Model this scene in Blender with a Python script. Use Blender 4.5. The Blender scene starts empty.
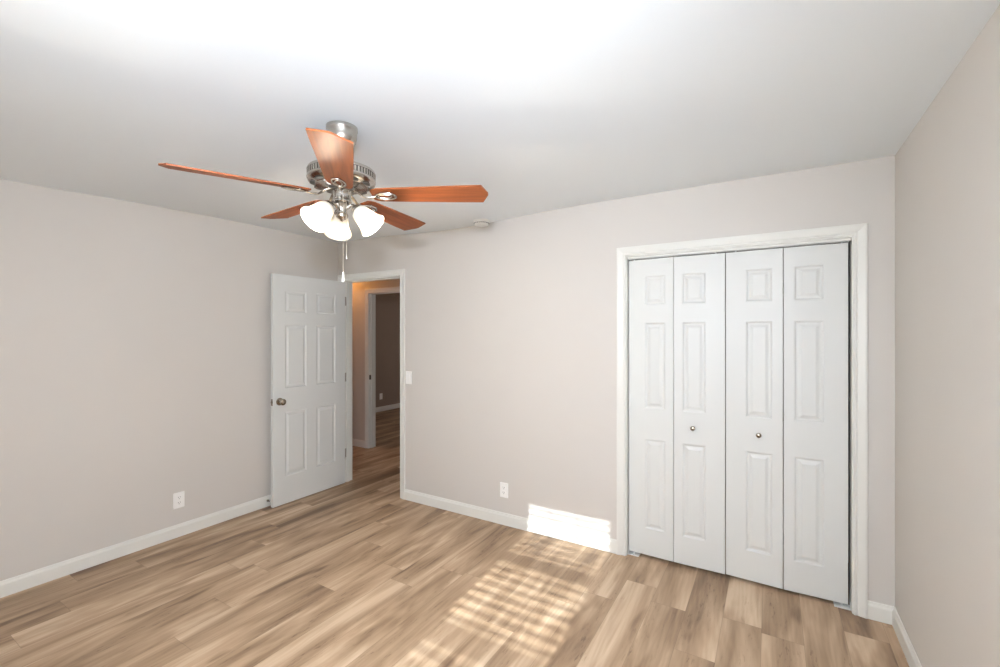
import bpy, math, random
from mathutils import Vector, Matrix
PI = math.pi
random.seed(7)
S = bpy.context.scene
C = S.collection

# ---------------------------------------------------------------- camera, world, sun, exposure
YAW = math.radians(31.2)
CAM_H = 1.513
cd = bpy.data.cameras.new('camera'); cam = bpy.data.objects.new('camera', cd); C.objects.link(cam)
cam.location = (0, 0, CAM_H); cam.rotation_euler = (PI/2, 0, YAW)
cd.sensor_width = 36; cd.sensor_fit = 'HORIZONTAL'; cd.lens = 448.6/1000*36; cd.clip_start = 0.02
S.camera = cam
vs = S.view_settings
S.display_settings.display_device = 'sRGB'
vs.view_transform = 'Standard'; vs.look = 'None'; vs.gamma = 1.0; vs.use_curve_mapping = False
vs.exposure = 0.94
try:
    S.cycles.use_denoising = True
    S.cycles.max_bounces = 10; S.cycles.diffuse_bounces = 6; S.cycles.transparent_max_bounces = 12
    S.cycles.sample_clamp_indirect = 6.0
    S.cycles.caustics_reflective = False; S.cycles.caustics_refractive = False
except Exception:
    pass

SUN_EL, SUN_SLOPE = math.radians(26.0), -0.078       # light travels +Y, a little -X, downwards
w = bpy.data.worlds.new('world'); S.world = w; w.use_nodes = True
bg = w.node_tree.nodes['Background']; bg.inputs[0].default_value = (0.62, 0.78, 1.0, 1); bg.inputs[1].default_value = 1.2

def light(name, kind, loc, power, color, **kw):
    d = bpy.data.lights.new(name, kind); o = bpy.data.objects.new(name, d); C.objects.link(o)
    o.location = loc; d.energy = power; d.color = color
    for k, v in kw.items(): setattr(d, k, v)
    return o
h = Vector((SUN_SLOPE, 1, 0)).normalized()
sdir = Vector((h.x*math.cos(SUN_EL), h.y*math.cos(SUN_EL), -math.sin(SUN_EL)))
sun = light('sun', 'SUN', (-1, -6, 4), 6.0, (0.97, 1.0, 1.03), angle=math.radians(0.5))
sun.rotation_euler = sdir.to_track_quat('-Z', 'Y').to_euler()
# the photographer's flash held above the camera (it throws the fan's shadows on the far corner)
flash = light('camera_flash', 'SPOT', (-0.06, 0.0, 1.83), 84.0, (0.94, 1.04, 1.20), shadow_soft_size=0.035, spot_size=math.radians(150), spot_blend=1.0)
flash.rotation_euler = Vector((-math.sin(YAW+.28), math.cos(YAW+.28), -0.27)).to_track_quat('-Z', 'Y').to_euler()
# added fill spot aimed back at the window wall for soft ambient light
bounce = light('bounce_fill', 'SPOT', (-0.02, -0.02, 1.86), 1080.0, (0.92, 1.03, 1.20), shadow_soft_size=0.05, spot_size=math.radians(92), spot_blend=1.0)
bounce.rotation_euler = Vector((-0.62, -0.75, -0.30)).to_track_quat('-Z', 'Y').to_euler()
# sky light gathered at the window behind the camera
port = light('window_sky_light', 'AREA', (-1.01, -0.56, 1.32), 6.0, (0.88, 0.95, 1.0), shape='RECTANGLE', size=0.66, size_y=1.2)
port.rotation_euler = (PI/2, 0, 0)
far_fill = light('far_room_fill', 'POINT', (-4.2, 6.6, 2.2), 11.0, (1.0, 0.80, 0.68), shadow_soft_size=0.3)  # unseen fill light, added to brighten the room across the hallway
# warm hallway ceiling lamp
hallamp = light('hall_lamp_light', 'POINT', (-4.98, 3.86, 2.34), 4.0, (1.0, 0.42, 0.12), shadow_soft_size=0.08)

# ---------------------------------------------------------------- helpers
def F2W(Z, L, z=0):
    s, c = math.sin(YAW), math.cos(YAW)
    return Vector((-Z*s + L*c, Z*c + L*s, z))

class MB:
    """collects faces; build() links them as one mesh object"""
    def __init__(s): s.v = []; s.f = []; s.sm = []
    def add(s, vs, fs, smooth=False, M=None):
        n = len(s.v)
        for p in vs:
            p = Vector(p)
            s.v.append(M @ p if M is not None else p)
        for f in fs: s.f.append([n+i for i in f]); s.sm.append(smooth)
        return s
    def box(s, a, b, M=None, bev=0):
        x0, y0, z0 = a; x1, y1, z1 = b
        if x0 > x1: x0, x1 = x1, x0
        if y0 > y1: y0, y1 = y1, y0
        if z0 > z1: z0, z1 = z1, z0
        if bev <= 0:
            return s.add([(x0,y0,z0),(x1,y0,z0),(x1,y1,z0),(x0,y1,z0),(x0,y0,z1),(x1,y0,z1),(x1,y1,z1),(x0,y1,z1)],
                         [(0,3,2,1),(4,5,6,7),(0,1,5,4),(1,2,6,5),(2,3,7,6),(3,0,4,7)], M=M)
        V = []; idx = {}
        for i, x in ((0, x0), (1, x1)):
            for j, y in ((0, y0), (1, y1)):
                for k, z in ((0, z0), (1, z1)):
                    dx = bev*(1 if i == 0 else -1); dy = bev*(1 if j == 0 else -1); dz = bev*(1 if k == 0 else -1)
                    idx[(i,j,k,0)] = len(V); V.append((x, y+dy, z+dz))
                    idx[(i,j,k,1)] = len(V); V.append((x+dx, y, z+dz))
                    idx[(i,j,k,2)] = len(V); V.append((x+dx, y+dy, z))
        Fs = []
        g = lambda i,j,k,a: idx[(i,j,k,a)]
        Fs += [(g(0,0,0,0),g(0,0,1,0),g(0,1,1,0),g(0,1,0,0)), (g(1,0,0,0),g(1,1,0,0),g(1,1,1,0),g(1,0,1,0)),
               (g(0,0,0,1),g(1,0,0,1),g(1,0,1,1),g(0,0,1,1)), (g(0,1,0,1),g(0,1,1,1),g(1,1,1,1),g(1,1,0,1)),
               (g(0,0,0,2),g(0,1,0,2),g(1,1,0,2),g(1,0,0,2)), (g(0,0,1,2),g(1,0,1,2),g(1,1,1,2),g(0,1,1,2))]
        for i in (0,1):
            for j in (0,1): Fs.append((g(i,j,0,0),g(i,j,0,1),g(i,j,1,1),g(i,j,1,0)))
            for k in (0,1): Fs.append((g(i,0,k,0),g(i,0,k,2),g(i,1,k,2),g(i,1,k,0)))
        for j in (0,1):
            for k in (0,1): Fs.append((g(0,j,k,1),g(0,j,k,2),g(1,j,k,2),g(1,j,k,1)))
        for i in (0,1):
            for j in (0,1):
                for k in (0,1): Fs.append((g(i,j,k,0),g(i,j,k,1),g(i,j,k,2)))
        return s.add(V, Fs, M=M)
    def lathe(s, prof, n=32, M=None, smooth=True, closed=False):
        """prof: (radius, z) from bottom to top"""
        V = []; Fs = []
        m = len(prof)
        for i in range(n):
            a = 2*PI*i/n
            for r, z in prof: V.append((r*math.cos(a), r*math.sin(a), z))
        for i in range(n):
            j = (i+1) % n
            for k in range(m-1 if not closed else m):
                k2 = (k+1) % m
                Fs.append((i*m+k, j*m+k, j*m+k2, i*m+k2))
        return s.add(V, Fs, smooth, M)
    def tube(s, pts, r, n=10, closed=False, M=None, cap=True, ry=None):
        pts = [Vector(p) for p in pts]; m = len(pts); V = []; Fs = []
        R = r if isinstance(r, (list, tuple)) else [r]*m
        up = Vector((0,0,1)); prev = None
        for i, p in enumerate(pts):
            if closed: t = pts[(i+1) % m] - pts[i-1]
            else: t = pts[min(i+1, m-1)] - pts[max(i-1, 0)]
            t.normalize()
            if prev is None:
                a = t.cross(up)
                if a.length < 1e-4: a = t.cross(Vector((1,0,0)))
                a.normalize()
            else:
                a = (prev - t*prev.dot(t)).normalized()
            prev = a; b = t.cross(a)
            for k in range(n):
                q = 2*PI*k/n
                V.append(p + a*R[i]*math.cos(q) + b*R[i]*(ry or 1)*math.sin(q))
        for i in range(m if closed else m-1):
            j = (i+1) % m
            for k in range(n):
                l = (k+1) % n
                Fs.append((i*n+k, i*n+l, j*n+l, j*n+k))
        if cap and not closed:
            Fs.append(tuple(range(n))[::-1]); Fs.append(tuple((m-1)*n+k for k in range(n)))
        return s.add(V, Fs, True, M)
    def prism(s, poly, z0, z1, M=None):
        n = len(poly)
        V = [(x, y, z0) for x, y in poly] + [(x, y, z1) for x, y in poly]
        Fs = [tuple(range(n))[::-1], tuple(range(n, 2*n))] + [(i, (i+1) % n, n+(i+1) % n, n+i) for i in range(n)]
        return s.add(V, Fs, M=M)
    def build(s, name, mat, parent=None, loc=None, autosmooth=False):
        me = bpy.data.meshes.new(name)
        me.from_pydata([tuple(v) for v in s.v], [], s.f); me.update()
        me.polygons.foreach_set('use_smooth', s.sm)
        import bmesh
        bm = bmesh.new(); bm.from_mesh(me); bmesh.ops.recalc_face_normals(bm, faces=bm.faces)
        for e in bm.edges:
            if len(e.link_faces) == 2 and e.calc_face_angle(0) > 0.65: e.smooth = False
        bm.to_mesh(me); bm.free()
        me.materials.append(mat)
        o = bpy.data.objects.new(name, me); C.objects.link(o)
        if parent is not None: o.parent = parent
        if loc is not None: o.location = loc
        return o

def walls_mesh(U, W, holes, y0, y1, axis):
    """a wall slab in the U (horizontal) x W (vertical) plane between depths y0,y1 with rectangular holes"""
    us = sorted(set([U[0], U[1]] + [h[0] for h in holes] + [h[1] for h in holes]))
    ws = sorted(set([W[0], W[1]] + [h[2] for h in holes] + [h[3] for h in holes]))
    us = [u for u in us if U[0] <= u <= U[1]]; ws = [q for q in ws if W[0] <= q <= W[1]]
    quads = {}
    def P(u, d, q): return (u, d, q) if axis == 'x' else (d, u, q)
    def put(qd):
        k = tuple(sorted(tuple(round(c, 5) for c in p) for p in qd))
        quads[k] = None if k in quads else qd
    for i in range(len(us)-1):
        for j in range(len(ws)-1):
            a, b, c, d = us[i], us[i+1], ws[j], ws[j+1]
            cu, cw = (a+b)/2, (c+d)/2
            if any(h[0] < cu < h[1] and h[2] < cw < h[3] for h in holes): continue
            p = [P(a,y0,c),P(b,y0,c),P(b,y1,c),P(a,y1,c),P(a,y0,d),P(b,y0,d),P(b,y1,d),P(a,y1,d)]
            for f in ((0,3,2,1),(4,5,6,7),(0,1,5,4),(1,2,6,5),(2,3,7,6),(3,0,4,7)): put([p[t] for t in f])
    mb = MB(); cache = {}
    for qd in quads.values():
        if qd is None: continue
        f = []
        for p in qd:
            k = tuple(round(c, 5) for c in p)
            if k not in cache: cache[k] = len(mb.v); mb.v.append(Vector(p))
            f.append(cache[k])
        mb.f.append(f); mb.sm.append(False)
    return mb

def tag(o, label=None, cat=None, group=None, kind=None):
    if label: o['label'] = label
    if cat: o['category'] = cat
    if group: o['group'] = group
    if kind: o['kind'] = kind
    return o
def empty(name, loc=(0,0,0), rz=0):
    o = bpy.data.objects.new(name, None); C.objects.link(o); o.location = loc; o.rotation_euler = (0,0,rz)
    o.empty_display_size = 0.05
    return o
def struct(o, label=None, cat=None):
    o['kind'] = 'structure'
    return tag(o, label, cat)

# ---------------------------------------------------------------- materials
def srgb(r, g, b):
    f = lambda c: (c/255/12.92) if c/255 <= .04045 else ((c/255+.055)/1.055)**2.4
    return (f(r), f(g), f(b), 1)
def mat(name, col, rough=0.5, metal=0.0, spec=0.5, bump=0, bscale=200, bdist=0.001, noise=0, nscale=3):
    m = bpy.data.materials.new(name); m.use_nodes = True
    nt = m.node_tree; N = nt.nodes; L = nt.links; b = N['Principled BSDF']
    b.inputs['Base Color'].default_value = col; b.inputs['Roughness'].default_value = rough
    b.inputs['Metallic'].default_value = metal; b.inputs['Specular IOR Level'].default_value = spec
    tc = N.new('ShaderNodeTexCoord')
    if noise:
        n = N.new('ShaderNodeTexNoise'); n.inputs['Scale'].default_value = nscale; n.inputs['Detail'].default_value = 4
        L.new(tc.outputs['Object'], n.inputs['Vector'])
        mx = N.new('ShaderNodeMix'); mx.data_type = 'RGBA'
        mx.inputs['A'].default_value = tuple(c*(1-noise) for c in col[:3]) + (1,)
        mx.inputs['B'].default_value = tuple(min(1, c*(1+noise)) for c in col[:3]) + (1,)
        L.new(n.outputs['Fac'], mx.inputs['Factor']); L.new(mx.outputs['Result'], b.inputs['Base Color'])
    if bump:
        n2 = N.new('ShaderNodeTexNoise'); n2.inputs['Scale'].default_value = bscale; n2.inputs['Detail'].default_value = 3
        L.new(tc.outputs['Object'], n2.inputs['Vector'])
        bp = N.new('ShaderNodeBump'); bp.inputs['Strength'].default_value = bump; bp.inputs['Distance'].default_value = bdist
        L.new(n2.outputs['Fac'], bp.inputs['Height']); L.new(bp.outputs['Normal'], b.inputs['Normal'])
    return m
M_wall = mat('wall_paint', srgb(208,203,197), 0.75, spec=0.25, bump=0.12, bscale=260, bdist=0.0012, noise=0.015, nscale=2)
M_ceil = mat('ceiling_paint', srgb(235,240,243), 0.9, spec=0.1, bump=0.15, bscale=180, bdist=0.0015)
M_trim = mat('trim_paint', srgb(227,226,220), 0.38, spec=0.5, noise=0.01, nscale=6)
M_door = mat('door_paint', srgb(218,219,216), 0.42, spec=0.45, bump=0.05, bscale=90, bdist=0.0006)
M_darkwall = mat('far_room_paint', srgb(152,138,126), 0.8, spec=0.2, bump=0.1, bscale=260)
M_nickel = mat('brushed_nickel', (0.50,0.47,0.43,1), 0.24, 1.0, bump=0.05, bscale=400, bdist=0.0003)
M_nickel_dark = mat('dark_nickel_vent', (0.20,0.19,0.175,1), 0.4, 0.9)
M_knob = mat('satin_knob_metal', (0.36,0.31,0.25,1), 0.25, 1.0)
M_plate = mat('outlet_plastic', srgb(244,243,240), 0.35, spec=0.5)
M_hole = mat('outlet_slot_dark', srgb(40,38,36), 0.6)
M_plast = mat('detector_plastic', srgb(240,240,236), 0.45)
M_bronze = mat('dark_bronze', (0.06,0.045,0.035,1), 0.4, 0.8)
M_bracket = mat('bracket_steel', srgb(232,233,232), 0.45, 0.0)
M_track = mat('closet_track_metal', srgb(120,118,115), 0.5, 0.4)
M_hinge = mat('painted_hinge', srgb(165,160,150), 0.4, 0.2)
M_rubber = mat('white_rubber', srgb(225,222,214), 0.7)
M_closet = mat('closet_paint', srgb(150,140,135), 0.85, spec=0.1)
M_chain = mat('chain_brass_nickel', (0.75,0.68,0.58,1), 0.3, 1.0)
M_fob = mat('white_ceramic', srgb(248,246,240), 0.25)
M_blind = mat('blind_vinyl', srgb(240,238,230), 0.5)

def wood_blade():
    m = bpy.data.materials.new('blade_wood'); m.use_nodes = True
    N = m.node_tree.nodes; L = m.node_tree.links; b = N['Principled BSDF']
    tc = N.new('ShaderNodeTexCoord'); mp = N.new('ShaderNodeMapping'); mp.inputs['Scale'].default_value = (3, 45, 45)
    L.new(tc.outputs['Object'], mp.inputs['Vector'])
    n = N.new('ShaderNodeTexNoise'); n.inputs['Scale'].default_value = 1.0; n.inputs['Detail'].default_value = 5; n.inputs['Distortion'].default_value = 0.6
    L.new(mp.outputs['Vector'], n.inputs['Vector'])
    cr = N.new('ShaderNodeValToRGB'); cr.color_ramp.elements[0].position = .3; cr.color_ramp.elements[1].position = .72
    cr.color_ramp.elements[0].color = srgb(106,56,31); cr.color_ramp.elements[1].color = srgb(150,84,46)
    L.new(n.outputs['Fac'], cr.inputs['Fac']); L.new(cr.outputs['Color'], b.inputs['Base Color'])
    b.inputs['Roughness'].default_value = 0.45; b.inputs['Specular IOR Level'].default_value = 0.15
    return m
M_blade = wood_blade()

def shade_glass():
    m = bpy.data.materials.new('frosted_glass_shade'); m.use_nodes = True
    N = m.node_tree.nodes; L = m.node_tree.links; out = N['Material Output']; b = N['Principled BSDF']
    b.inputs['Base Color'].default_value = (0.62,0.59,0.52,1); b.inputs['Roughness'].default_value = 0.3
    # the bulb's glow through the glass is put in as emission
    tc = N.new('ShaderNodeTexCoord'); n = N.new('ShaderNodeTexNoise'); n.inputs['Scale'].default_value = 18
    L.new(tc.outputs['Object'], n.inputs['Vector'])
    sx = N.new('ShaderNodeSeparateXYZ'); L.new(tc.outputs['Object'], sx.inputs[0])
    mr = N.new('ShaderNodeMapRange'); mr.inputs['From Min'].default_value = 0.0; mr.inputs['From Max'].default_value = -0.108
    L.new(sx.outputs['Z'], mr.inputs['Value'])
    cv = N.new('ShaderNodeValToRGB'); e = cv.color_ramp.elements          # painted glow along the shade: dim neck, bright belly round the bulb, dimmer rim
    e[0].position = 0; e[0].color = (.03,.03,.03,1); e[1].position = 1; e[1].color = (.09,.09,.09,1)
    for p, v in ((.18,.06), (.38,.28), (.60,.8), (.82,.40), (.94,.16)):
        q = e.new(p); q.color = (v,v,v,1)
    L.new(mr.outputs['Result'], cv.inputs['Fac'])
    mu = N.new('ShaderNodeMath'); mu.operation = 'MULTIPLY'; mu.inputs[1].default_value = SHADE_E
    L.new(cv.outputs['Color'], mu.inputs[0])
    em = N.new('ShaderNodeEmission'); em.inputs['Color'].default_value = (1.0,0.80,0.54,1)
    L.new(mu.outputs[0], em.inputs['Strength'])
    ad = N.new('ShaderNodeAddShader'); L.new(b.outputs[0], ad.inputs[0]); L.new(em.outputs[0], ad.inputs[1])
    L.new(ad.outputs[0], out.inputs['Surface'])
    return m
SHADE_E = 2.6
M_shade = shade_glass()
def emis(name, col, s):
    m = bpy.data.materials.new(name); m.use_nodes = True
    b = m.node_tree.nodes['Principled BSDF']; b.inputs['Base Color'].default_value = (0.9,0.9,0.9,1)
    b.inputs['Emission Color'].default_value = col; b.inputs['Emission Strength'].default_value = s
    return m
M_bulb = emis('lit_bulb', (1.0,0.82,0.6,1), 40.0)
def window_glass():
    m = bpy.data.materials.new('window_glass'); m.use_nodes = True
    N = m.node_tree.nodes; L = m.node_tree.links; out = N['Material Output']
    t = N.new('ShaderNodeBsdfTransparent'); t.inputs[0].default_value = (0.95,0.97,0.96,1)
    g = N.new('ShaderNodeBsdfGlossy'); g.inputs['Roughness'].default_value = 0.02
    fr = N.new('ShaderNodeFresnel'); fr.inputs[0].default_value = 1.3
    mx = N.new('ShaderNodeMixShader'); L.new(fr.outputs[0], mx.inputs[0]); L.new(t.outputs[0], mx.inputs[1]); L.new(g.outputs[0], mx.inputs[2])
    L.new(mx.outputs[0], out.inputs['Surface'])
    return m
M_glass = window_glass()
def screen_mat():
    m = bpy.data.materials.new('insect_screen_mesh'); m.use_nodes = True
    N = m.node_tree.nodes; L = m.node_tree.links; out = N['Material Output']
    t = N.new('ShaderNodeBsdfTransparent'); b = N['Principled BSDF']; b.inputs['Base Color'].default_value = (.08,.08,.08,1)
    mx = N.new('ShaderNodeMixShader'); mx.inputs[0].default_value = 0.35
    L.new(t.outputs[0], mx.inputs[1]); L.new(b.outputs[0], mx.inputs[2]); L.new(mx.outputs[0], out.inputs['Surface'])
    return m
M_screen = screen_mat()

def floor_mat():
    m = bpy.data.materials.new('vinyl_plank'); m.use_nodes = True
    N = m.node_tree.nodes; L = m.node_tree.links; b = N['Principled BSDF']
    def node(t, **k):
        n = N.new(t)
        for a, v in k.items(): setattr(n, a, v)
        return n
    def math_(op, a, b_=None, c=None):
        n = node('ShaderNodeMath', operation=op)
        for i, x in enumerate((a, b_, c)):
            if x is None: continue
            if isinstance(x, (int, float)): n.inputs[i].default_value = x
            else: L.new(x, n.inputs[i])
        return n.outputs[0]
    geo = node('ShaderNodeNewGeometry'); sep = node('ShaderNodeSeparateXYZ'); L.new(geo.outputs['Position'], sep.inputs[0])
    pid = node('ShaderNodeAttribute', attribute_name='pid'); ps = node('ShaderNodeSeparateColor'); L.new(pid.outputs['Color'], ps.inputs[0])
    uv = node('ShaderNodeUVMap', uv_map='plank'); us = node('ShaderNodeSeparateXYZ'); L.new(uv.outputs[0], us.inputs[0])
    ox = math_('MULTIPLY_ADD', ps.outputs[0], 37.0, sep.outputs['X'])
    oy = math_('MULTIPLY_ADD', ps.outputs[1], 53.0, sep.outputs['Y'])
    def coords(sx, sy):
        c = node('ShaderNodeCombineXYZ'); L.new(math_('MULTIPLY', ox, sx), c.inputs[0]); L.new(math_('MULTIPLY', oy, sy), c.inputs[1])
        return c.outputs[0]
    def noise(v, scale, detail, dist=0, rough=.5):
        n = node('ShaderNodeTexNoise'); n.inputs['Scale'].default_value = scale; n.inputs['Detail'].default_value = detail
        n.inputs['Distortion'].default_value = dist; n.inputs['Roughness'].default_value = rough
        L.new(v, n.inputs['Vector']); return n.outputs['Fac']
    big = noise(coords(6.5, 0.9), 1.0, 3, 0.8)             # broad light and dark streaks
    mid = noise(coords(13, 1.2), 1.0, 3, 0.8, .5)
    fine = noise(coords(150, 7), 1.0, 3, 0.2, .6)
    # cathedral grain: rings of a stretched, distorted wave
    wv = node('ShaderNodeTexWave', wave_type='RINGS', rings_direction='Z'); wv.inputs['Scale'].default_value = 2.6
    wv.inputs['Distortion'].default_value = 7.0; wv.inputs['Detail'].default_value = 2.0; wv.inputs['Detail Scale'].default_value = 1.1
    L.new(coords(5.5, 0.8), wv.inputs['Vector'])
    knot = noise(coords(7, 1.5), 1.0, 2, 0.6)
    kn = node('ShaderNodeMapRange'); kn.inputs['From Min'].default_value = .60; kn.inputs['From Max'].default_value = .76
    L.new(knot, kn.inputs['Value'])
    t = math_('MULTIPLY_ADD', big, 0.95, math_('MULTIPLY', mid, 0.40))
    t = math_('MULTIPLY_ADD', fine, 0.07, t)
    t = math_('MULTIPLY_ADD', wv.outputs['Fac'], 0.03, t)
    t = math_('MULTIPLY_ADD', ps.outputs[2], 0.11, t)
    t = math_('MULTIPLY_ADD', kn.outputs[0], -0.26, t)
    # pores: short dark flecks gathered in the darker streaks
    pore = noise(coords(95, 16), 1.0, 2, 0.3, .6)
    pr = node('ShaderNodeMapRange'); pr.inputs['From Min'].default_value = .56; pr.inputs['From Max'].default_value = .72
    L.new(pore, pr.inputs['Value'])
    dk = node('ShaderNodeMapRange'); dk.inputs['From Min'].default_value = .50; dk.inputs['From Max'].default_value = .36
    L.new(mid, dk.inputs['Value'])
    t = math_('MULTIPLY_ADD', math_('MULTIPLY', pr.outputs[0], dk.outputs[0]), -0.16, t)
    cr = node('ShaderNodeValToRGB'); e = cr.color_ramp.elements
    e[0].position = .50; e[0].color = srgb(108,85,66); e[1].position = 1.16; e[1].color = srgb(204,181,155)
    x = cr.color_ramp.elements.new(.68); x.color = srgb(148,123,98)
    x = cr.color_ramp.elements.new(.86); x.color = srgb(180,154,127)
    L.new(t, cr.inputs['Fac'])
    # seams: thin dark lines at the plank edges (uv = metres from the nearest long / short edge)
    sm = math_('MAXIMUM', math_('LESS_THAN', us.outputs[0], 0.0013), math_('LESS_THAN', us.outputs[1], 0.0013))
    mx = node('ShaderNodeMix', data_type='RGBA'); mx.inputs['B'].default_value = srgb(100,82,65)
    L.new(math_('MULTIPLY', sm, 0.4), mx.inputs['Factor']); L.new(cr.outputs['Color'], mx.inputs['A'])
    L.new(mx.outputs['Result'], b.inputs['Base Color'])
    b.inputs['Specular IOR Level'].default_value = 0.35
    rr = node('ShaderNodeMapRange'); rr.inputs['To Min'].default_value = 0.42; rr.inputs['To Max'].default_value = 0.56
    L.new(mid, rr.inputs['Value']); L.new(rr.outputs[0], b.inputs['Roughness'])
    bp = node('ShaderNodeBump'); bp.inputs['Strength'].default_value = 0.25; bp.inputs['Distance'].default_value = 0.0006
    L.new(fine, bp.inputs['Height']); L.new(bp.outputs[0], b.inputs['Normal'])
    return m
M_floor = floor_mat()

# ---------------------------------------------------------------- room shell
XL, XR, YB, YR = -3.785, 0.549, 3.06, -0.42        # left, right, back (door wall), rear (window wall)
WT = 0.115
YH = 4.16                                          # far side of the hallway
DX0, DX1, DH = -3.71, -2.928, 2.04                 # bedroom door opening (between jambs)
CX0, CX1, CH = -0.846, 0.372, 2.036                 # closet opening
JT = 0.018
# floor: laid planks, each with its own attributes, in one mesh
def build_floor():
    PW, PLEN = 0.179, 1.22
    xs0 = -1.118
    known = {}
    for x, y in ((-2.46, 2.29), (-1.93, 2.02), (-0.85, 2.51), (-3.36, 0.88), (-1.75, 3.5), (-2.28, 1.75), (-2.1, 3.35), (-1.2, 3.2), (-2.64, 1.35)):
        known[math.floor((x-xs0)/PW)] = y
    V = []; Fs = []; P = []; UV = []
    x0, x1, y0, y1 = -8.6, 0.9, -0.7, 8.6
    k0, k1 = math.floor((x0-xs0)/PW), math.ceil((x1-xs0)/PW)
    rnd = random.Random(11)
    for k in range(k0, k1):
        off = known.get(k, rnd.uniform(0, PLEN))
        a = xs0 + k*PW; b = a + PW
        j = math.floor((y0-off)/PLEN)
        y = off + j*PLEN
        while y < y1:
            ya, yb = y, y+PLEN
            pid = (rnd.random(), rnd.random(), rnd.random())
            xm = (a+b)/2; ym = (ya+yb)/2
            pts = [(a,ya),(xm,ya),(b,ya),(a,ym),(xm,ym),(b,ym),(a,yb),(xm,yb),(b,yb)]
            n = len(V); V += [(p[0], p[1], 0) for p in pts]
            uvp = [(abs(p[0]-a) if p[0] <= xm else abs(b-p[0]), min(p[1]-ya, yb-p[1])) for p in pts]
            for q in ((0,1,4,3),(1,2,5,4),(3,4,7,6),(4,5,8,7)):
                Fs.append([n+i for i in q]); P.append(pid); UV += [uvp[i] for i in q]
            y = yb
    n = len(V)
    V += [(x0,y0,-.1),(x1,y0,-.1),(x1,y1,-.1),(x0,y1,-.1)]
    me = bpy.data.meshes.new('floor'); me.from_pydata(V, [], Fs); me.update()
    at = me.attributes.new('pid', 'FLOAT_COLOR', 'FACE')
    at.data.foreach_set('color', [c for p in P for c in (*p, 1)])
    uvl = me.uv_layers.new(name='plank'); uvl.data.foreach_set('uv', [c for p in UV for c in p])
    me.materials.append(M_floor)
    o = bpy.data.objects.new('floor', me); C.objects.link(o)
    return o
struct(build_floor(), 'light brown wood-look plank floor running toward the doors', 'floor')

# ceiling: an old plaster ceiling that sags a little by the left and far walls
def ceil_z(x, y):
    g = lambda cx, cy, s: math.exp(-((x-cx)**2+(y-cy)**2)/(2*s*s))
    return 2.44 - 0.042*g(-3.9, 0.6, .55) - 0.040*g(-2.3, 3.15, .50)
def build_ceiling(name, x0, x1, y0, y1, f):
    mb = MB(); nx, ny = max(2, int((x1-x0)/.12)), max(2, int((y1-y0)/.12))
    V = []; Fs = []
    for i in range(nx+1):
        for j in range(ny+1):
            x, y = x0+(x1-x0)*i/nx, y0+(y1-y0)*j/ny; V.append((x, y, f(x, y)))
    for i in range(nx):
        for j in range(ny):
            a = i*(ny+1)+j; Fs.append((a, a+1, a+ny+2, a+ny+1))
    mb.add(V, Fs, True)
    mb.box((x0, y0, 2.52), (x1, y1, 2.6))
    return mb.build(name, M_ceil)
struct(build_ceiling('ceiling', XL-WT, XR+WT, YR-WT, YB+0.03, ceil_z), 'smooth white ceiling above the bedroom', 'ceiling')
struct(build_ceiling('ceiling_hallway', -8.3, 0.7, YB+0.031, 8.4, lambda x, y: 2.43), 'white ceiling of the dim hallway and room beyond', 'ceiling')

wl = struct(walls_mesh((YR-WT, YB), (0, 2.52), [], XL, XL-WT, 'y').build('wall_left', M_wall), 'greige wall with one outlet, beside the open white door', 'wall')
wr = struct(walls_mesh((YR-WT, YB), (0, 2.52), [], XR, XR+WT, 'y').build('wall_right', M_wall), 'blank greige wall at the right edge, beside the closet', 'wall')
wb = struct(walls_mesh((XL-WT, XR+WT), (0, 2.52), [(DX0-JT, DX1+JT, -1, DH+JT), (CX0-JT, CX1+JT, -1, CH+JT)], YB, YB+WT, 'x').build('wall_back', M_wall),
            'greige wall holding the doorway and the closet', 'wall')
WX0, WX1, WZ0, WZ1 = -1.33, -0.675, 0.72, 1.962
struct(walls_mesh((XL-WT, XR+WT), (0, 2.52), [(WX0-.02, WX1+.02, WZ0-.02, WZ1+.02)], YR-WT, YR, 'x').build('wall_rear', M_wall),
       'greige wall with the sunny blind-covered window', 'wall')
# hallway and the room beyond it
HX0, HX1 = -4.536, -3.77
struct(walls_mesh((-8.3, 0.7), (0, 2.52), [(HX0-JT, HX1+JT, -1, DH+JT)], YH, YH+WT, 'x').build('wall_hallway', M_wall), 'hallway wall seen through the open doorway', 'wall')
struct(walls_mesh((XR+WT-0.0, XR+WT+.1), (0, 2.52), [], YB+WT, YH, 'x').build('wall_hall_end', M_wall), 'end wall of the hallway', 'wall')
struct(walls_mesh((-8.3, -8.2), (0, 2.52), [], YB, YH, 'x').build('wall_hall_far_end', M_wall), 'far end wall of the hallway', 'wall')
struct(walls_mesh((-8.2, XL-WT), (0, 2.52), [], YB, YB+WT, 'x').build('wall_hall_near', M_wall), 'near wall of the hallway beside the bedroom', 'wall')
FX = -6.5
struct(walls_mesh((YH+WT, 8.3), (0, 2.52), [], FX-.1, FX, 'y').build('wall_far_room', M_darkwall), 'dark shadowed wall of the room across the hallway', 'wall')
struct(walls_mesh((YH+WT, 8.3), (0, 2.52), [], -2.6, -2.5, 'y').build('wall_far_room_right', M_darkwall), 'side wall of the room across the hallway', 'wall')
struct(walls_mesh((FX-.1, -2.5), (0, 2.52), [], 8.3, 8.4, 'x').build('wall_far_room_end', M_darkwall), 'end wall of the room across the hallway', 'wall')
# closet interior (the hallway lies beyond its left side wall)
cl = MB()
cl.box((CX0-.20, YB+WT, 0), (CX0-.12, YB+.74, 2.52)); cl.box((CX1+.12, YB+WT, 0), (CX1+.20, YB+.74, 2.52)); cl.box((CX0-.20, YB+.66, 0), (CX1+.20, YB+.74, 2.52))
struct(cl.build('wall_closet', M_closet), 'dark inside of the closet behind its bifold doors', 'wall')

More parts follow.
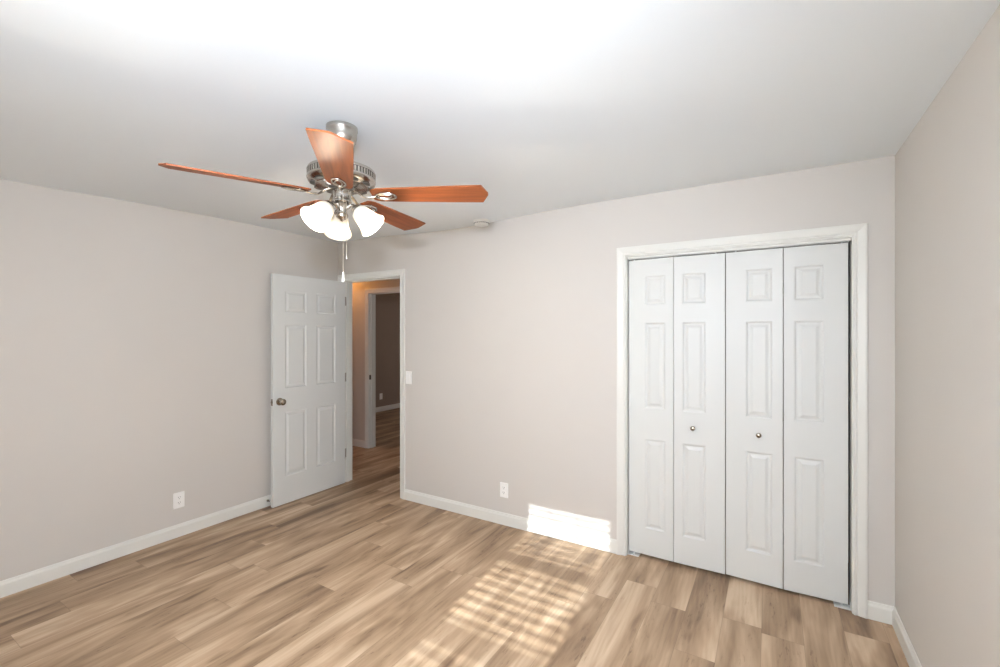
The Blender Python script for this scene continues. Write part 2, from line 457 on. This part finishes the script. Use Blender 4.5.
# ---------------------------------------------------------------- baseboards
BP = [(0,0),(.014,0),(.014,.068),(.0125,.074),(.0085,.080),(.0065,.088),(.005,.092),(0,.092)]   # (thickness, height)
def baseboard(name, segs, label):
    """segs: (p0, p1, inward normal) straight runs, one mesh"""
    mb = MB()
    for p0, p1, nrm, m0, m1 in segs:      # m0/m1: mitre at the ends (+1 inside corner)
        p0 = Vector(p0).to_3d(); p1 = Vector(p1).to_3d(); d = (p1-p0).normalized(); nrm = Vector(nrm).to_3d(); n = len(BP)
        V = [p0 + nrm*t + d*(t*m0) + Vector((0,0,z)) for t, z in BP] + [p1 + nrm*t - d*(t*m1) + Vector((0,0,z)) for t, z in BP]
        Fs = [(i, (i+1) % n, n+(i+1) % n, n+i) for i in range(n)] + [tuple(range(n)), tuple(range(n, 2*n))[::-1]]
        mb.add(V, Fs)
    return struct(mb.build(name, M_trim), label, 'baseboard')
CW = 0.057; RV = 0.006
baseboard('baseboard_left', [((XL, YR), (XL, YB), (1,0), 1, 1)], 'white baseboard along the left wall')
baseboard('baseboard_back', [((DX1+RV+CW, YB), (CX0-RV-CW, YB), (0,-1), 0, 0), ((CX1+RV+CW, YB), (XR, YB), (0,-1), 0, 1)],
          'white baseboard between the doorway and the closet and on to the corner')
baseboard('baseboard_right', [((XR, YR), (XR, YB), (-1,0), 1, 1)], 'white baseboard along the right wall')
baseboard('baseboard_rear', [((XL, YR), (XR, YR), (0,1), 1, 1)], 'white baseboard under the window')
baseboard('baseboard_hallway', [((-8.2, YH), (HX0-RV-CW, YH), (0,-1), 0, 0), ((HX1+RV+CW, YH), (.6, YH), (0,-1), 0, 0)], 'white baseboard in the hallway beyond the open door')
baseboard('baseboard_far_room', [((FX, YH+WT), (FX, 8.3), (1,0), 0, 1)], 'white baseboard of the dark room across the hallway')

# ---------------------------------------------------------------- casings and jambs
CP = [(0,0),(0,.009),(.003,.011),(.009,.0115),(.012,.009),(.017,.0085),(.020,.0105),(.034,.0145),(.046,.0175),(.053,.018),(.057,.0165),(.057,0)]
def casing_mb(x0, x1, hh, y, s, mb=None):
    """s=-1: casing stands out toward -Y from plane y; x0,x1,hh: inner edge"""
    mb = mb or MB(); rows = []
    for u, d in CP:
        yy = y + s*d
        rows.append([(x0-u, yy, 0), (x0-u, yy, hh+u), (x1+u, yy, hh+u), (x1+u, yy, 0)])
    V = [p for r in rows for p in r]; n = len(CP)
    Fs = [(i*4+k, i*4+k+1, ((i+1) % n)*4+k+1, ((i+1) % n)*4+k) for i in range(n) for k in range(3)]
    Fs += [tuple(i*4 for i in range(n)), tuple(i*4+3 for i in range(n))[::-1]]
    return mb.add(V, Fs)
def jamb_mb(x0, x1, hh, ya, yb, stop=None):
    mb = MB()
    mb.box((x0-JT, ya, 0), (x0, yb, hh)); mb.box((x1, ya, 0), (x1+JT, yb, hh)); mb.box((x0-JT, ya, hh), (x1+JT, yb, hh+JT))
    if stop:
        a, b = stop
        mb.box((x0-.001, a, 0), (x0+.010, b, hh-.010)); mb.box((x1-.010, a, 0), (x1+.001, b, hh-.010)); mb.box((x0-.001, a, hh-.010), (x1+.001, b, hh+.001))
    return mb
c1 = struct(casing_mb(DX0-RV, DX1+RV, DH+RV, YB, -1).build('trim_1', M_trim), 'white moulded casing around the bedroom doorway', 'door trim')
jamb_mb(DX0, DX1, DH, YB, YB+WT, (YB+.040, YB+.075)).build('jamb', M_trim, c1)
casing_mb(DX0-RV, DX1+RV, DH+RV, YB+WT, 1).build('casing', M_trim, c1)
sp = MB(); sp.box((DX1-.0015, YB+.006, .89), (DX1, YB+.034, .945)); sp.build('strike_plate', M_knob, c1)
c2 = struct(casing_mb(CX0-RV, CX1+RV, CH+RV, YB, -1).build('trim_2', M_trim), 'white moulded casing around the bifold closet', 'door trim')
jamb_mb(CX0, CX1, CH, YB, YB+WT).build('jamb', M_trim, c2)
tr = MB(); tr.box((CX0+.001, YB+.024, CH-.015), (CX1-.001, YB+.030, CH)); tr.box((CX0+.004, YB+.064, CH-.015), (CX1-.004, YB+.067, CH)); tr.box((CX0+.004, YB+.040, CH-.003), (CX1-.004, YB+.067, CH))
tr.build('sliding_track', M_trim, c2)
c3 = struct(casing_mb(HX0-RV, HX1+RV, DH+RV, YH, -1).build('trim_3', M_trim), 'white casing of the second doorway across the hallway', 'door trim')
jamb_mb(HX0, HX1, DH, YH, YH+WT, (YH+.035, YH+.070)).build('jamb', M_trim, c3)
sp = MB(); sp.box((HX0, YH+.004, .905), (HX0+.002, YH+.032, .965)); tag(sp.build('strike_plate', M_bronze, c3), 'dark strike plate')

# ---------------------------------------------------------------- panelled doors
RINGS = [(0,0),(.003,.0006),(.007,.0028),(.010,.0058),(.013,.0072),(.020,.0072),(.024,.0064),(.034,.0028),(.038,.0012),(.041,.0010)]
def slab(w, hh, t, panels):
    """front face y=0 (normal -Y), back y=t, x 0..w, z 0..h. panels: (x0,x1,z0,z1)"""
    mb = MB()
    xs = sorted(set([0, w] + [p[0] for p in panels] + [p[1] for p in panels]))
    zs = sorted(set([0, hh] + [p[2] for p in panels] + [p[3] for p in panels]))
    for side in (0, 1):
        Y = (lambda d: d) if side == 0 else (lambda d: t-d)
        for i in range(len(xs)-1):
            for j in range(len(zs)-1):
                cx, cz = (xs[i]+xs[i+1])/2, (zs[j]+zs[j+1])/2
                if any(p[0] < cx < p[1] and p[2] < cz < p[3] for p in panels): continue
                mb.add([(xs[i],Y(0),zs[j]),(xs[i+1],Y(0),zs[j]),(xs[i+1],Y(0),zs[j+1]),(xs[i],Y(0),zs[j+1])], [(0,1,2,3)])
        for x0, x1, z0, z1 in panels:
            V = []
            for o, d in RINGS: V += [(x0+o,Y(d),z0+o),(x1-o,Y(d),z0+o),(x1-o,Y(d),z1-o),(x0+o,Y(d),z1-o)]
            Fs = [(r*4+k, r*4+(k+1) % 4, r*4+4+(k+1) % 4, r*4+4+k) for r in range(len(RINGS)-1) for k in range(4)]
            n = (len(RINGS)-1)*4; Fs.append((n, n+1, n+2, n+3))
            mb.add(V, Fs)
    mb.add([(0,0,0),(w,0,0),(w,t,0),(0,t,0)], [(0,1,2,3)]); mb.add([(0,0,hh),(w,0,hh),(w,t,hh),(0,t,hh)], [(0,1,2,3)])
    mb.add([(0,0,0),(0,t,0),(0,t,hh),(0,0,hh)], [(0,1,2,3)]); mb.add([(w,0,0),(w,t,0),(w,t,hh),(w,0,hh)], [(0,1,2,3)])
    # weld
    cache = {}; remap = []; nv = []
    for v in mb.v:
        k = (round(v.x,5), round(v.y,5), round(v.z,5))
        if k not in cache: cache[k] = len(nv); nv.append(v)
        remap.append(cache[k])
    mb.v = nv; mb.f = [[remap[i] for i in f] for f in mb.f]
    return mb

# bedroom door, swung fully open along the left wall
DT = 0.035
d1 = empty('door_1', (DX0, YB-.006, 0))
struct(d1, 'white six panel door standing open against the left wall', 'door')
z0 = .010
pz = [(.25, .822), (1.026, 1.592), (1.698, 1.892)]
pn = [(a, b, p-z0, q-z0) for p, q in pz for a, b in ((.112, .330), (.432, .650))]
Md = Matrix.Translation((DT, 0, z0)) @ Matrix.Rotation(-PI/2, 4, 'Z')       # x along -Y, front (-Y normal) -> faces... 
mb = slab(.760, 2.022, DT, pn)
mb.v = [Vector((v.y, -v.x, v.z+z0)) for v in mb.v]
mb.build('panel', M_door, d1)
def knob_parts(parent, pos, axis, m=M_knob):
    """door knob set standing out along axis (unit vector) from pos"""
    q = Vector(axis).to_track_quat('Z', 'Y').to_matrix().to_4x4(); T = Matrix.Translation(pos) @ q
    MB().lathe([(0,0),(.033,0),(.033,.003),(.030,.007),(.017,.010),(.0115,.013),(.0115,.024),(.018,.030),(.0255,.037),(.028,.046),(.0265,.055),(.020,.061),(.010,.064),(0,.0645)], 32, T).build('knob', m, parent)
knob_parts(d1, (DT, -.700, .918), (1,0,0)); knob_parts(d1, (0, -.700, .918), (-1,0,0))
lp = MB(); lp.box((.006, -.7612, .888), (.029, -.760, .946)); lp.box((.011, -.768, .909), (.024, -.761, .927), bev=.002); lp.build('latch_plate', M_knob, d1)
for zc in (.30, 1.07, 1.84):
    hb = MB(); hb.tube([(-.004, .004, zc-.044), (-.004, .004, zc+.044)], .0055, 12)
    hb.box((-.001, -.002, zc-.044), (.033, .0015, zc+.044)); hb.box((-.001, .012, zc-.044), (.0015, .045, zc+.044))
    hb.box((.033, -.0005, zc-.044), (.0352, .006, zc+.044))
    hb.build('hinge', M_hinge, d1)

# spring door stop on the left baseboard
ds = empty('door_stop', (XL+.0145, 2.303, .052))
tag(ds, 'small spring door stop with rubber tip, on the left baseboard beside the open door', 'door stop')
MB().lathe([(0,0),(.010,0),(.010,.004),(.006,.006),(.0,.006)], 16, Matrix.Rotation(PI/2, 4, 'Y')).build('base', M_knob, ds)
pts = [(.006+.036*i/120, .0045*math.cos(i*PI/5), .0045*math.sin(i*PI/5)) for i in range(121)]
MB().tube(pts, .0009, 6).build('spring', M_knob, ds)
MB().lathe([(0,.040),(.0062,.040),(.0065,.050),(.005,.054),(0,.055)], 16, Matrix.Rotation(PI/2, 4, 'Y')).build('rubber_tip', M_rubber, ds)

# closet bifold doors: two hinged pairs
LT = 0.032; LH = 1.992; LZ = .021
def leaf(parent, pa, pb, hinge_left):
    """front-face plan corner pa -> pb (left to right); hinge_left: the fold hinge or pivot margin"""
    a = Vector((*pa, 0)); b = Vector((*pb, 0)); w = (b-a).length; d = (b-a).normalized()
    l, r = (.050, .107) if hinge_left else (.107, .050)
    pn = [(l, w-r, p, q) for p, q in ((.196-LZ, .803-LZ), (1.006-LZ, 1.588-LZ), (1.703-LZ, 1.902-LZ))]
    mb = slab(w, LH, LT, pn)
    nrm = Vector((-d.y, d.x, 0))
    mb.v = [a + d*v.x + nrm*v.y + Vector((0,0,v.z+LZ)) for v in mb.v]
    o = mb.build('leaf', M_door, parent)
    return o, a, d, nrm
def small_knob(parent, p):
    T = Matrix.Translation(p) @ Matrix.Rotation(PI/2, 4, 'X')
    MB().lathe([(0,0),(.009,0),(.008,.003),(.005,.006),(.005,.012),(.011,.017),(.0148,.023),(.0148,.027),(.012,.031),(.006,.033),(0,.0335)], 24, T).build('knob', M_knob, parent)
def pivots(parent, x, y, sgn):
    """floor bracket and top pivot at the jamb end; sgn: direction into the opening"""
    m = MB(); m.box((x, y-.030, 0), (x+sgn*.075, y-.012, .003)); m.box((x, y-.012, 0), (x+sgn*.075, y+.030, .0015)); m.box((x, y-.015, 0), (x+sgn*.002, y+.015, .035))
    for k in range(6): m.box((x+sgn*(.012+k*.010), y-.030, .0022), (x+sgn*(.017+k*.010), y-.018, .0045))
    m.tube([(x+sgn*.040, y, .001), (x+sgn*.040, y, LZ)], .005, 10)
    m.build('pivot_bracket', M_bracket, parent)
    t = MB(); t.tube([(x+sgn*.040, y, LZ+LH), (x+sgn*.040, y, CH-.002)], .0045, 10); t.build('top_pivot', M_bracket, parent)
def fold_hinges(parent, x, y):
    for zc in (.30, 1.03, 1.78):
        m = MB(); m.box((x-.022, y, zc-.032), (x+.022, y+.0015, zc+.032)); m.tube([(x, y+.003, zc-.032), (x, y+.003, zc+.032)], .0035, 8)
        m.build('hinge', M_knob, parent)
YF = YB+.036
g1 = struct(empty('door_2', (0,0,0)), 'left pair of white bifold closet leaves, joined beside the doorway side jamb', 'door')
leaf(g1, (CX0+.005, YF+.006), (-.5500, YF-.001), False); leaf(g1, (-.5465, YF-.001), (-.2475, YF+.004), True)
small_knob(g1, (-.430, YF+.001, .909)); pivots(g1, CX0, YF+.018, 1); fold_hinges(g1, -.548, YF+LT+.001)
MB().tube([(-.30, YF+.018, LZ+LH), (-.30, YF+.018, CH-.002)], .005, 10).build('guide_pin', M_bracket, g1)
g2 = struct(empty('door_3', (0,0,0)), 'right pair of white bifold closet leaves, next to the right wall', 'door')
leaf(g2, (-.2430, YF+.010), (.0555, YF-.001), False); leaf(g2, (.0600, YF-.001), (.3595, YF+.008), True)
small_knob(g2, (-.066, YF+.005, .907)); pivots(g2, CX1, YF+.020, -1); fold_hinges(g2, .0578, YF+LT+.001)
MB().tube([(-.19, YF+.022, LZ+LH), (-.19, YF+.022, CH-.002)], .005, 10).build('guide_pin', M_bracket, g2)

# ---------------------------------------------------------------- window and blind behind the camera (source of the sun patch)
wn = empty('window_1', (0,0,0)); struct(wn, 'small window in the wall behind the camera', 'window')
yg = YR-.075
fr = MB(); fr.box((WX0-.02, YR-WT, WZ0-.02), (WX0+.0, YR, WZ1+.02)); fr.box((WX1, YR-WT, WZ0-.02), (WX1+.02, YR, WZ1+.02))
fr.box((WX0, YR-WT, WZ0-.02), (WX1, YR, WZ0)); fr.box((WX0, YR-WT, WZ1), (WX1, YR, WZ1+.02)); fr.build('frame', M_trim, wn)
sh = MB()
for z in (1.13, 1.535): sh.box((WX0, yg-.015, z-.024), (WX1, yg+.015, z+.024))
sh.box((WX0, yg-.015, WZ0), (WX0+.012, yg+.015, WZ1)); sh.box((WX1-.012, yg-.015, WZ0), (WX1, yg+.015, WZ1)); sh.box((WX0, yg-.015, WZ1-.02), (WX1, yg+.015, WZ1)); sh.box((WX0, yg-.015, WZ0), (WX1, yg+.015, WZ0+.03))
sh.build('sash', M_trim, wn)
gl = MB(); gl.box((WX0, yg-.002, WZ0), (WX1, yg+.002, WZ1)); gl.build('pane', M_glass, wn)
sc_ = MB(); sc_.box((WX0+.012, yg-.024, WZ0+.02), (WX1-.012, yg-.023, 1.13)); sc_.build('insect_screen', M_screen, wn)
cs = MB()
for a, b in (((WX0-.08, YR, WZ0-.02), (WX0-.02, YR+.018, WZ1+.08)), ((WX1+.02, YR, WZ0-.02), (WX1+.08, YR+.018, WZ1+.08)), ((WX0-.02, YR, WZ1+.02), (WX1+.02, YR+.018, WZ1+.08)), ((WX0-.10, YR, WZ0-.045), (WX1+.10, YR+.035, WZ0-.02))):
    cs.box(a, b, bev=.002)
cs.build('casing', M_trim, wn)
bl = empty('window_blind', (0,0,0)); tag(bl, 'white slatted blind hanging in the window behind the camera', 'window blind')
hr = MB(); hr.box((WX0+.004, YR-.052, WZ1-.03), (WX1-.004, YR-.004, WZ1), bev=.002); hr.build('headrail', M_blind, bl)
yb_ = YR-.028
zz = 1.89; k = 0
slm = MB()
while zz > WZ0+.04:
    V = []
    for i in range(7):
        t = (i/6-.5); V.append((WX0+.006, yb_+t*.046, zz+.003*(1-4*t*t))); V.append((WX1-.006, yb_+t*.046, zz+.003*(1-4*t*t)))
    Vb = [(x, y, z-.0022) for x, y, z in V]
    Fs = [(2*i, 2*i+1, 2*i+3, 2*i+2) for i in range(6)] + [(14+2*i, 14+2*i+2, 14+2*i+3, 14+2*i+1) for i in range(6)]
    Fs += [(0,14,15,1), (12,13,27,26)] + [(2*i, 2*i+2, 16+2*i, 14+2*i) for i in range(6)] + [(2*i+1, 15+2*i, 17+2*i, 2*i+3) for i in range(6)]
    sl = MB().add(V+Vb, Fs, False); sl.build('slat', M_blind, bl)
    zz -= .0456; k += 1
lc = MB()
for x in (-1.148, -.928):
    for dy in (-.025, .025): lc.box((x-.0035, yb_+dy-.0006, WZ0+.02), (x+.0035, yb_+dy+.0006, WZ1-.03))
lc.build('ladder_tape', M_blind, bl)
br = MB(); br.box((WX0+.006, yb_-.024, WZ0+.004), (WX1-.006, yb_+.024, WZ0+.022), bev=.003); br.build('bottom_rail', M_blind, bl)

# ---------------------------------------------------------------- outlets, switch, detector
def rrect(w, hh, r, n=5):
    P = []
    for cx, cy, a0 in ((w/2-r, hh/2-r, 0), (-w/2+r, hh/2-r, 90), (-w/2+r, -hh/2+r, 180), (w/2-r, -hh/2+r, 270)):
        for i in range(n+1):
            a = math.radians(a0+90*i/n); P.append((cx+r*math.cos(a), cy+r*math.sin(a)))
    return P
def wall_frame(loc, nrm):
    """matrix: local x = right along the wall, y = up, z = out of the wall"""
    n = Vector(nrm); up = Vector((0,0,1)); x = up.cross(n)
    return Matrix(((x.x, up.x, n.x, 0), (x.y, up.y, n.y, 0), (x.z, up.z, n.z, 0), (0,0,0,1)))
def plate_mb(w, hh, M):
    mb = MB(); a, b = rrect(w, hh, .004), rrect(w-.006, hh-.006, .003); n = len(a)
    mb.add([(x,y,0) for x,y in a]+[(x,y,.003) for x,y in a]+[(x,y,.0058) for x,y in b],
           [(i,(i+1)%n,n+(i+1)%n,n+i) for i in range(n)]+[(n+i,n+(i+1)%n,2*n+(i+1)%n,2*n+i) for i in range(n)]+[tuple(range(2*n,3*n))], M=M)
    return mb
def outlet(loc, nrm, label, w=.074):
    o = empty('wall_outlet', loc); tag(o, label, 'outlet'); M = wall_frame(loc, nrm)
    plate_mb(w, .117, M).build('cover_plate', M_plate, o)
    for s in (1, -1):
        rc = MB(); P = [(x, y+s*.0195) for x, y in rrect(.034, .028, .012)]; rc.prism(P, .0055, .0078, M); r = rc.build('receptacle', M_plate, o)
        sl = MB()
        for sx in (-.0065, .0065): sl.box((sx-.0012, s*.0195-.0005, .0075), (sx+.0012, s*.0195+.0085, .0082), M)
        sl.prism([(.0026*math.cos(t*PI/6), s*.0195-.0075+.0026*math.sin(t*PI/6)) for t in range(12)], .0075, .0082, M)
        sl.build('slots', M_hole, r)
    MB().lathe([(0,.0055),(.003,.0055),(.0025,.0068),(0,.007)], 12, M).build('screw', M_plate, o)
    return o
outlet((XL, 1.622, .270), (1,0,0), 'white duplex outlet low on the left wall, before the open door')
outlet((-1.814, YB, .272), (0,-1,0), 'white duplex outlet between doorway and closet, above the baseboard near the sun patch')
outlet((FX, 6.264, .29), (1,0,0), 'small dim outlet on the dark wall of the room across the hallway')
so = empty('light_switch', (-2.822, YB, 1.112)); tag(so, 'white wall switch plate beside the right doorway casing', 'light switch')
M = wall_frame(None, (0,-1,0))
plate_mb(.070, .115, M).build('cover_plate', M_plate, so)
sw = MB(); sw.prism(rrect(.033, .066, .002), .0055, .0068, M); sw.add([(-.0145,-.031,.0068),(.0145,-.031,.0068),(.0145,.031,.0068),(-.0145,.031,.0068),(-.0145,-.031,.0078),(.0145,-.031,.0078),(.0145,.031,.0110),(-.0145,.031,.0110)],
    [(0,1,5,4),(1,2,6,5),(2,3,7,6),(3,0,4,7),(4,5,6,7)], M=M); sw.build('rocker', M_plate, so)

dx, dy = -1.978, 2.982
dz = ceil_z(dx, dy)
sd = empty('smoke_detector', (dx, dy, dz)); tag(sd, 'round white smoke detector on the ceiling near the wall between doorway and closet', 'smoke detector')
MB().lathe([(0,-.010),(.064,-.010),(.067,-.006),(.067,.012),(0,.012)], 48).build('base', M_plast, sd)
MB().lathe([(0,-.038),(.030,-.038),(.046,-.0365),(.055,-.031),(.059,-.022),(.060,-.010),(0,-.010)], 48).build('cover', M_plast, sd)
gv = MB()
for i in range(24):
    a = 2*PI*i/24; Mr = Matrix.Rotation(a, 4, 'Z'); gv.box((.0575, -.004, -.024), (.0608, .004, -.018), Mr)
gv.build('vent', M_hole, sd)
MB().lathe([(0,-.0405),(.007,-.0405),(.008,-.038),(0,-.038)], 16).build('test_button', M_plast, sd)

# ---------------------------------------------------------------- ceiling fan
FZ = 2.02; fc = F2W(FZ, -158/448.6*FZ)
fan = empty('ceiling_fan', (fc.x, fc.y, 0)); tag(fan, 'five blade ceiling fan in brushed nickel with reddish wood blades and three lit glass shades', 'ceiling fan')
def at_angle(deg):    # angle in the camera frame (0 = away from the camera, 90 = image right) -> world rotation about z
    d = F2W(math.cos(math.radians(deg)), math.sin(math.radians(deg)))
    return math.atan2(d.y, d.x)
MB().lathe([(0,2.448),(.066,2.448),(.068,2.440),(.068,2.426),(.0655,2.421),(.0645,2.395),(.060,2.375),(.048,2.358),(.034,2.350),(.022,2.347),(0,2.347)], 48).build('canopy', M_nickel, fan)
MB().lathe([(.0125,2.25),(.0125,2.37)], 20).build('downrod', M_nickel, fan)
# motor housing: wide drum with a slotted band
BLZ = 2.135
mh = MB().lathe([(0,2.288),(.028,2.288),(.030,2.273),(.050,2.264),(.096,2.258),(.132,2.250),(.143,2.245),(.147,2.237),(.147,2.232)], 64)
mh.lathe([(.142,2.232),(.142,2.208)], 64)
mh.lathe([(.147,2.208),(.148,2.200),(.143,2.190),(.128,2.181),(.114,2.177),(.111,2.173),(.088,2.170),(.080,2.166),(0,2.166)], 64)
hs = mh.build('motor_housing', M_nickel, fan)
vb = MB()
for i in range(60):
    a = 2*PI*i/60; vb.box((.1415, -.0042, 2.209), (.1465, .0042, 2.231), Matrix.Rotation(a, 4, 'Z'))
vb.build('vent_fins', M_nickel, hs)
vd = MB(); vd.lathe([(.1405,2.2315),(.1425,2.2315),(.1425,2.2085),(.1405,2.2085)], 64, closed=True); vd.build('vent_band', M_nickel_dark, hs)
# cast openings in the underside ring
un = MB()
for i in range(10):
    a = 2*PI*(i+.5)/10; Mr = Matrix.Rotation(a, 4, 'Z')
    P = [(.121+.014*math.cos(t*PI/8), .024*math.sin(t*PI/8)) for t in range(16)]
    un.prism(P, 2.1752, 2.1790, Mr)
tag(un.build('underside_vents', M_nickel_dark, hs), kind='stuff')
MB().lathe([(0,2.166),(.056,2.166),(.058,2.162),(.056,2.156),(0,2.156)], 48).build('flywheel', M_nickel_dark, fan)
# blades
def blade_mesh():
    # plan outline, x outward from the axis, y across; hexagonal blunt tip
    L0, L1 = .137, .660
    half = [(L0, .036), (L0+.010, .046), (L0+.030, .0535), (L0+.10, .0575), (L0+.25, .0635), (L0+.40, .0695), (L1-.027, .0715), (L1-.001, .007)]
    P = half + [(x, -y) for x, y in reversed(half)]
    return MB().prism(P, -.003, .003)
PITCH = math.radians(11.5)
bang = [at_angle(d) for d in (-124.1, 163.9, 91.9, 19.9, -52.1)]
def copy_tree(o, parent):
    c = o.copy(); C.objects.link(c); c.parent = parent
    for ch in o.children: copy_tree(ch, c)
    return c
blade0 = blade_mesh().build('blade', M_blade, fan)
iron = MB()
def ell(cx, cy, rx, ry, n=28): return [(cx+rx*math.cos(2*PI*i/n), cy+ry*math.sin(2*PI*i/n), -.0075) for i in range(n)]
iron.tube(ell(.200, 0, .046, .027), .0042, 8, closed=True)
iron.tube(ell(.196, 0, .031, .014), .0032, 8, closed=True)
iron.tube([(.048,0,.024),(.075,0,.010),(.100,0,-.010),(.130,0,-.013),(.156,0,-.0080)], [.009,.0085,.0075,.0075,.0055], 10, ry=.6)
for x, y in ((.180,.023),(.180,-.023),(.240,0)): iron.lathe([(0,-.0115),(.005,-.0105),(.0065,-.007),(.0065,-.003),(0,-.003)], 12, Matrix.Translation((x,y,0)))
ir0 = iron.build('blade_iron', M_nickel, blade0)
for i, a in enumerate(bang):
    b = blade0 if i == 0 else copy_tree(blade0, fan)
    # camera-frame right/forward handedness: s = d x k is the raised edge -> rotate about the blade's own axis
    b.matrix_local = Matrix.Translation((0,0,BLZ)) @ Matrix.Rotation(a, 4, 'Z') @ Matrix.Rotation(-PITCH, 4, 'X')
# switch housing, light fitter
MB().lathe([(0,2.162),(.034,2.162),(.040,2.158),(.0405,2.150),(.0385,2.146),(.0385,2.112),(.041,2.108),(.041,2.103),(.036,2.098),(0,2.098)], 40).build('switch_housing', M_nickel, fan)
MB().lathe([(0,2.098),(.030,2.098),(.033,2.092),(.026,2.080),(.020,2.066),(.022,2.054),(.027,2.046),(.026,2.036),(.018,2.028),(.010,2.024),(.006,2.018),(0,2.016)], 36).build('light_fitter', M_nickel, fan)
SH_R, SH_Z, TILT = .070, 2.068, math.radians(45)
shade_prof = [(.019,0),(.028,-.003),(.036,-.010),(.0405,-.021),(.0435,-.036),(.0460,-.052),(.0495,-.068),(.0545,-.083),(.0605,-.095),(.0660,-.104),(.0675,-.108)]
shade_prof = [(.019+(r-.019)*.93, z*.96) for r, z in shade_prof]
inner = [(r-.003, z) for r, z in reversed(shade_prof)]
first = None
for deg in (333, 93, 213):
    a = at_angle(deg)
    arm = empty('lamp_holder'); arm.parent = fan
    d = Vector((math.cos(a), math.sin(a), 0))
    neck = d*SH_R + Vector((0,0,SH_Z)); ax = Vector((d.x*math.sin(TILT), d.y*math.sin(TILT), -math.cos(TILT)))
    bpy.data.objects.remove(arm)
    am = MB().tube([d*.024+Vector((0,0,2.078)), d*.040+Vector((0,0,2.090)), d*.052+Vector((0,0,2.088)), neck-ax*.012], [.008,.0075,.0075,.008], 12)
    q = (-ax).to_track_quat('Z', 'Y').to_matrix().to_4x4(); T = Matrix.Translation(neck) @ q
    am.lathe([(0,.018),(.016,.018),(.022,.012),(.0245,.002),(.0245,-.012),(.0225,-.014),(0,-.014)], 24, T)
    am.build('lamp_holder', M_nickel, fan)
    s_ = MB().lathe(shade_prof+inner, 40, closed=False).build('lamp_shade', M_shade, fan); s_.matrix_local = T
    bu = MB().lathe([(0,-.088),(.012,-.085),(.020,-.076),(.0225,-.064),(.019,-.050),(.012,-.036),(.011,-.014),(0,-.014)], 20).build('bulb', M_bulb, s_)
    lp_ = light('fan_bulb_light', 'POINT', (0,0,0), 11.0, (0.98,0.86,0.68), shadow_soft_size=0.025); lp_.parent = s_; lp_.location = (0,0,-.082)
# pull chains
def chain(x, y, ztop, zbot, fob, nm='pull_chain'):
    mb = MB(); mb.tube([(x, y, ztop), (x, y, zbot)], .0009, 6)
    n = int((ztop-zbot)/.0048)
    for i in range(n):
        z = zbot + (i+.5)*(ztop-zbot)/n; mb.lathe([(0,-.0016),(.0014,-.0008),(.0014,.0008),(0,.0016)], 6, Matrix.Translation((x,y,z)))
    c = mb.build(nm, M_chain, fan)
    if fob == 'white': MB().lathe([(0,-.046),(.0045,-.045),(.0058,-.038),(.0050,-.018),(.0030,-.004),(.0015,0),(0,0)], 14, Matrix.Translation((x,y,zbot))).build('fob', M_fob, c)
    else: MB().lathe([(0,-.022),(.0028,-.021),(.0032,-.014),(.0018,0),(0,0)], 12, Matrix.Translation((x,y,zbot))).build('fob', M_chain, c)
tow = F2W(-1, 0); rt = F2W(0, 1)
p = tow*.040 + rt*.019; chain(p.x, p.y, 2.125, 1.785, 'white')
p = tow*.020 + rt*.027; chain(p.x, p.y, 2.120, 1.866, 'metal')
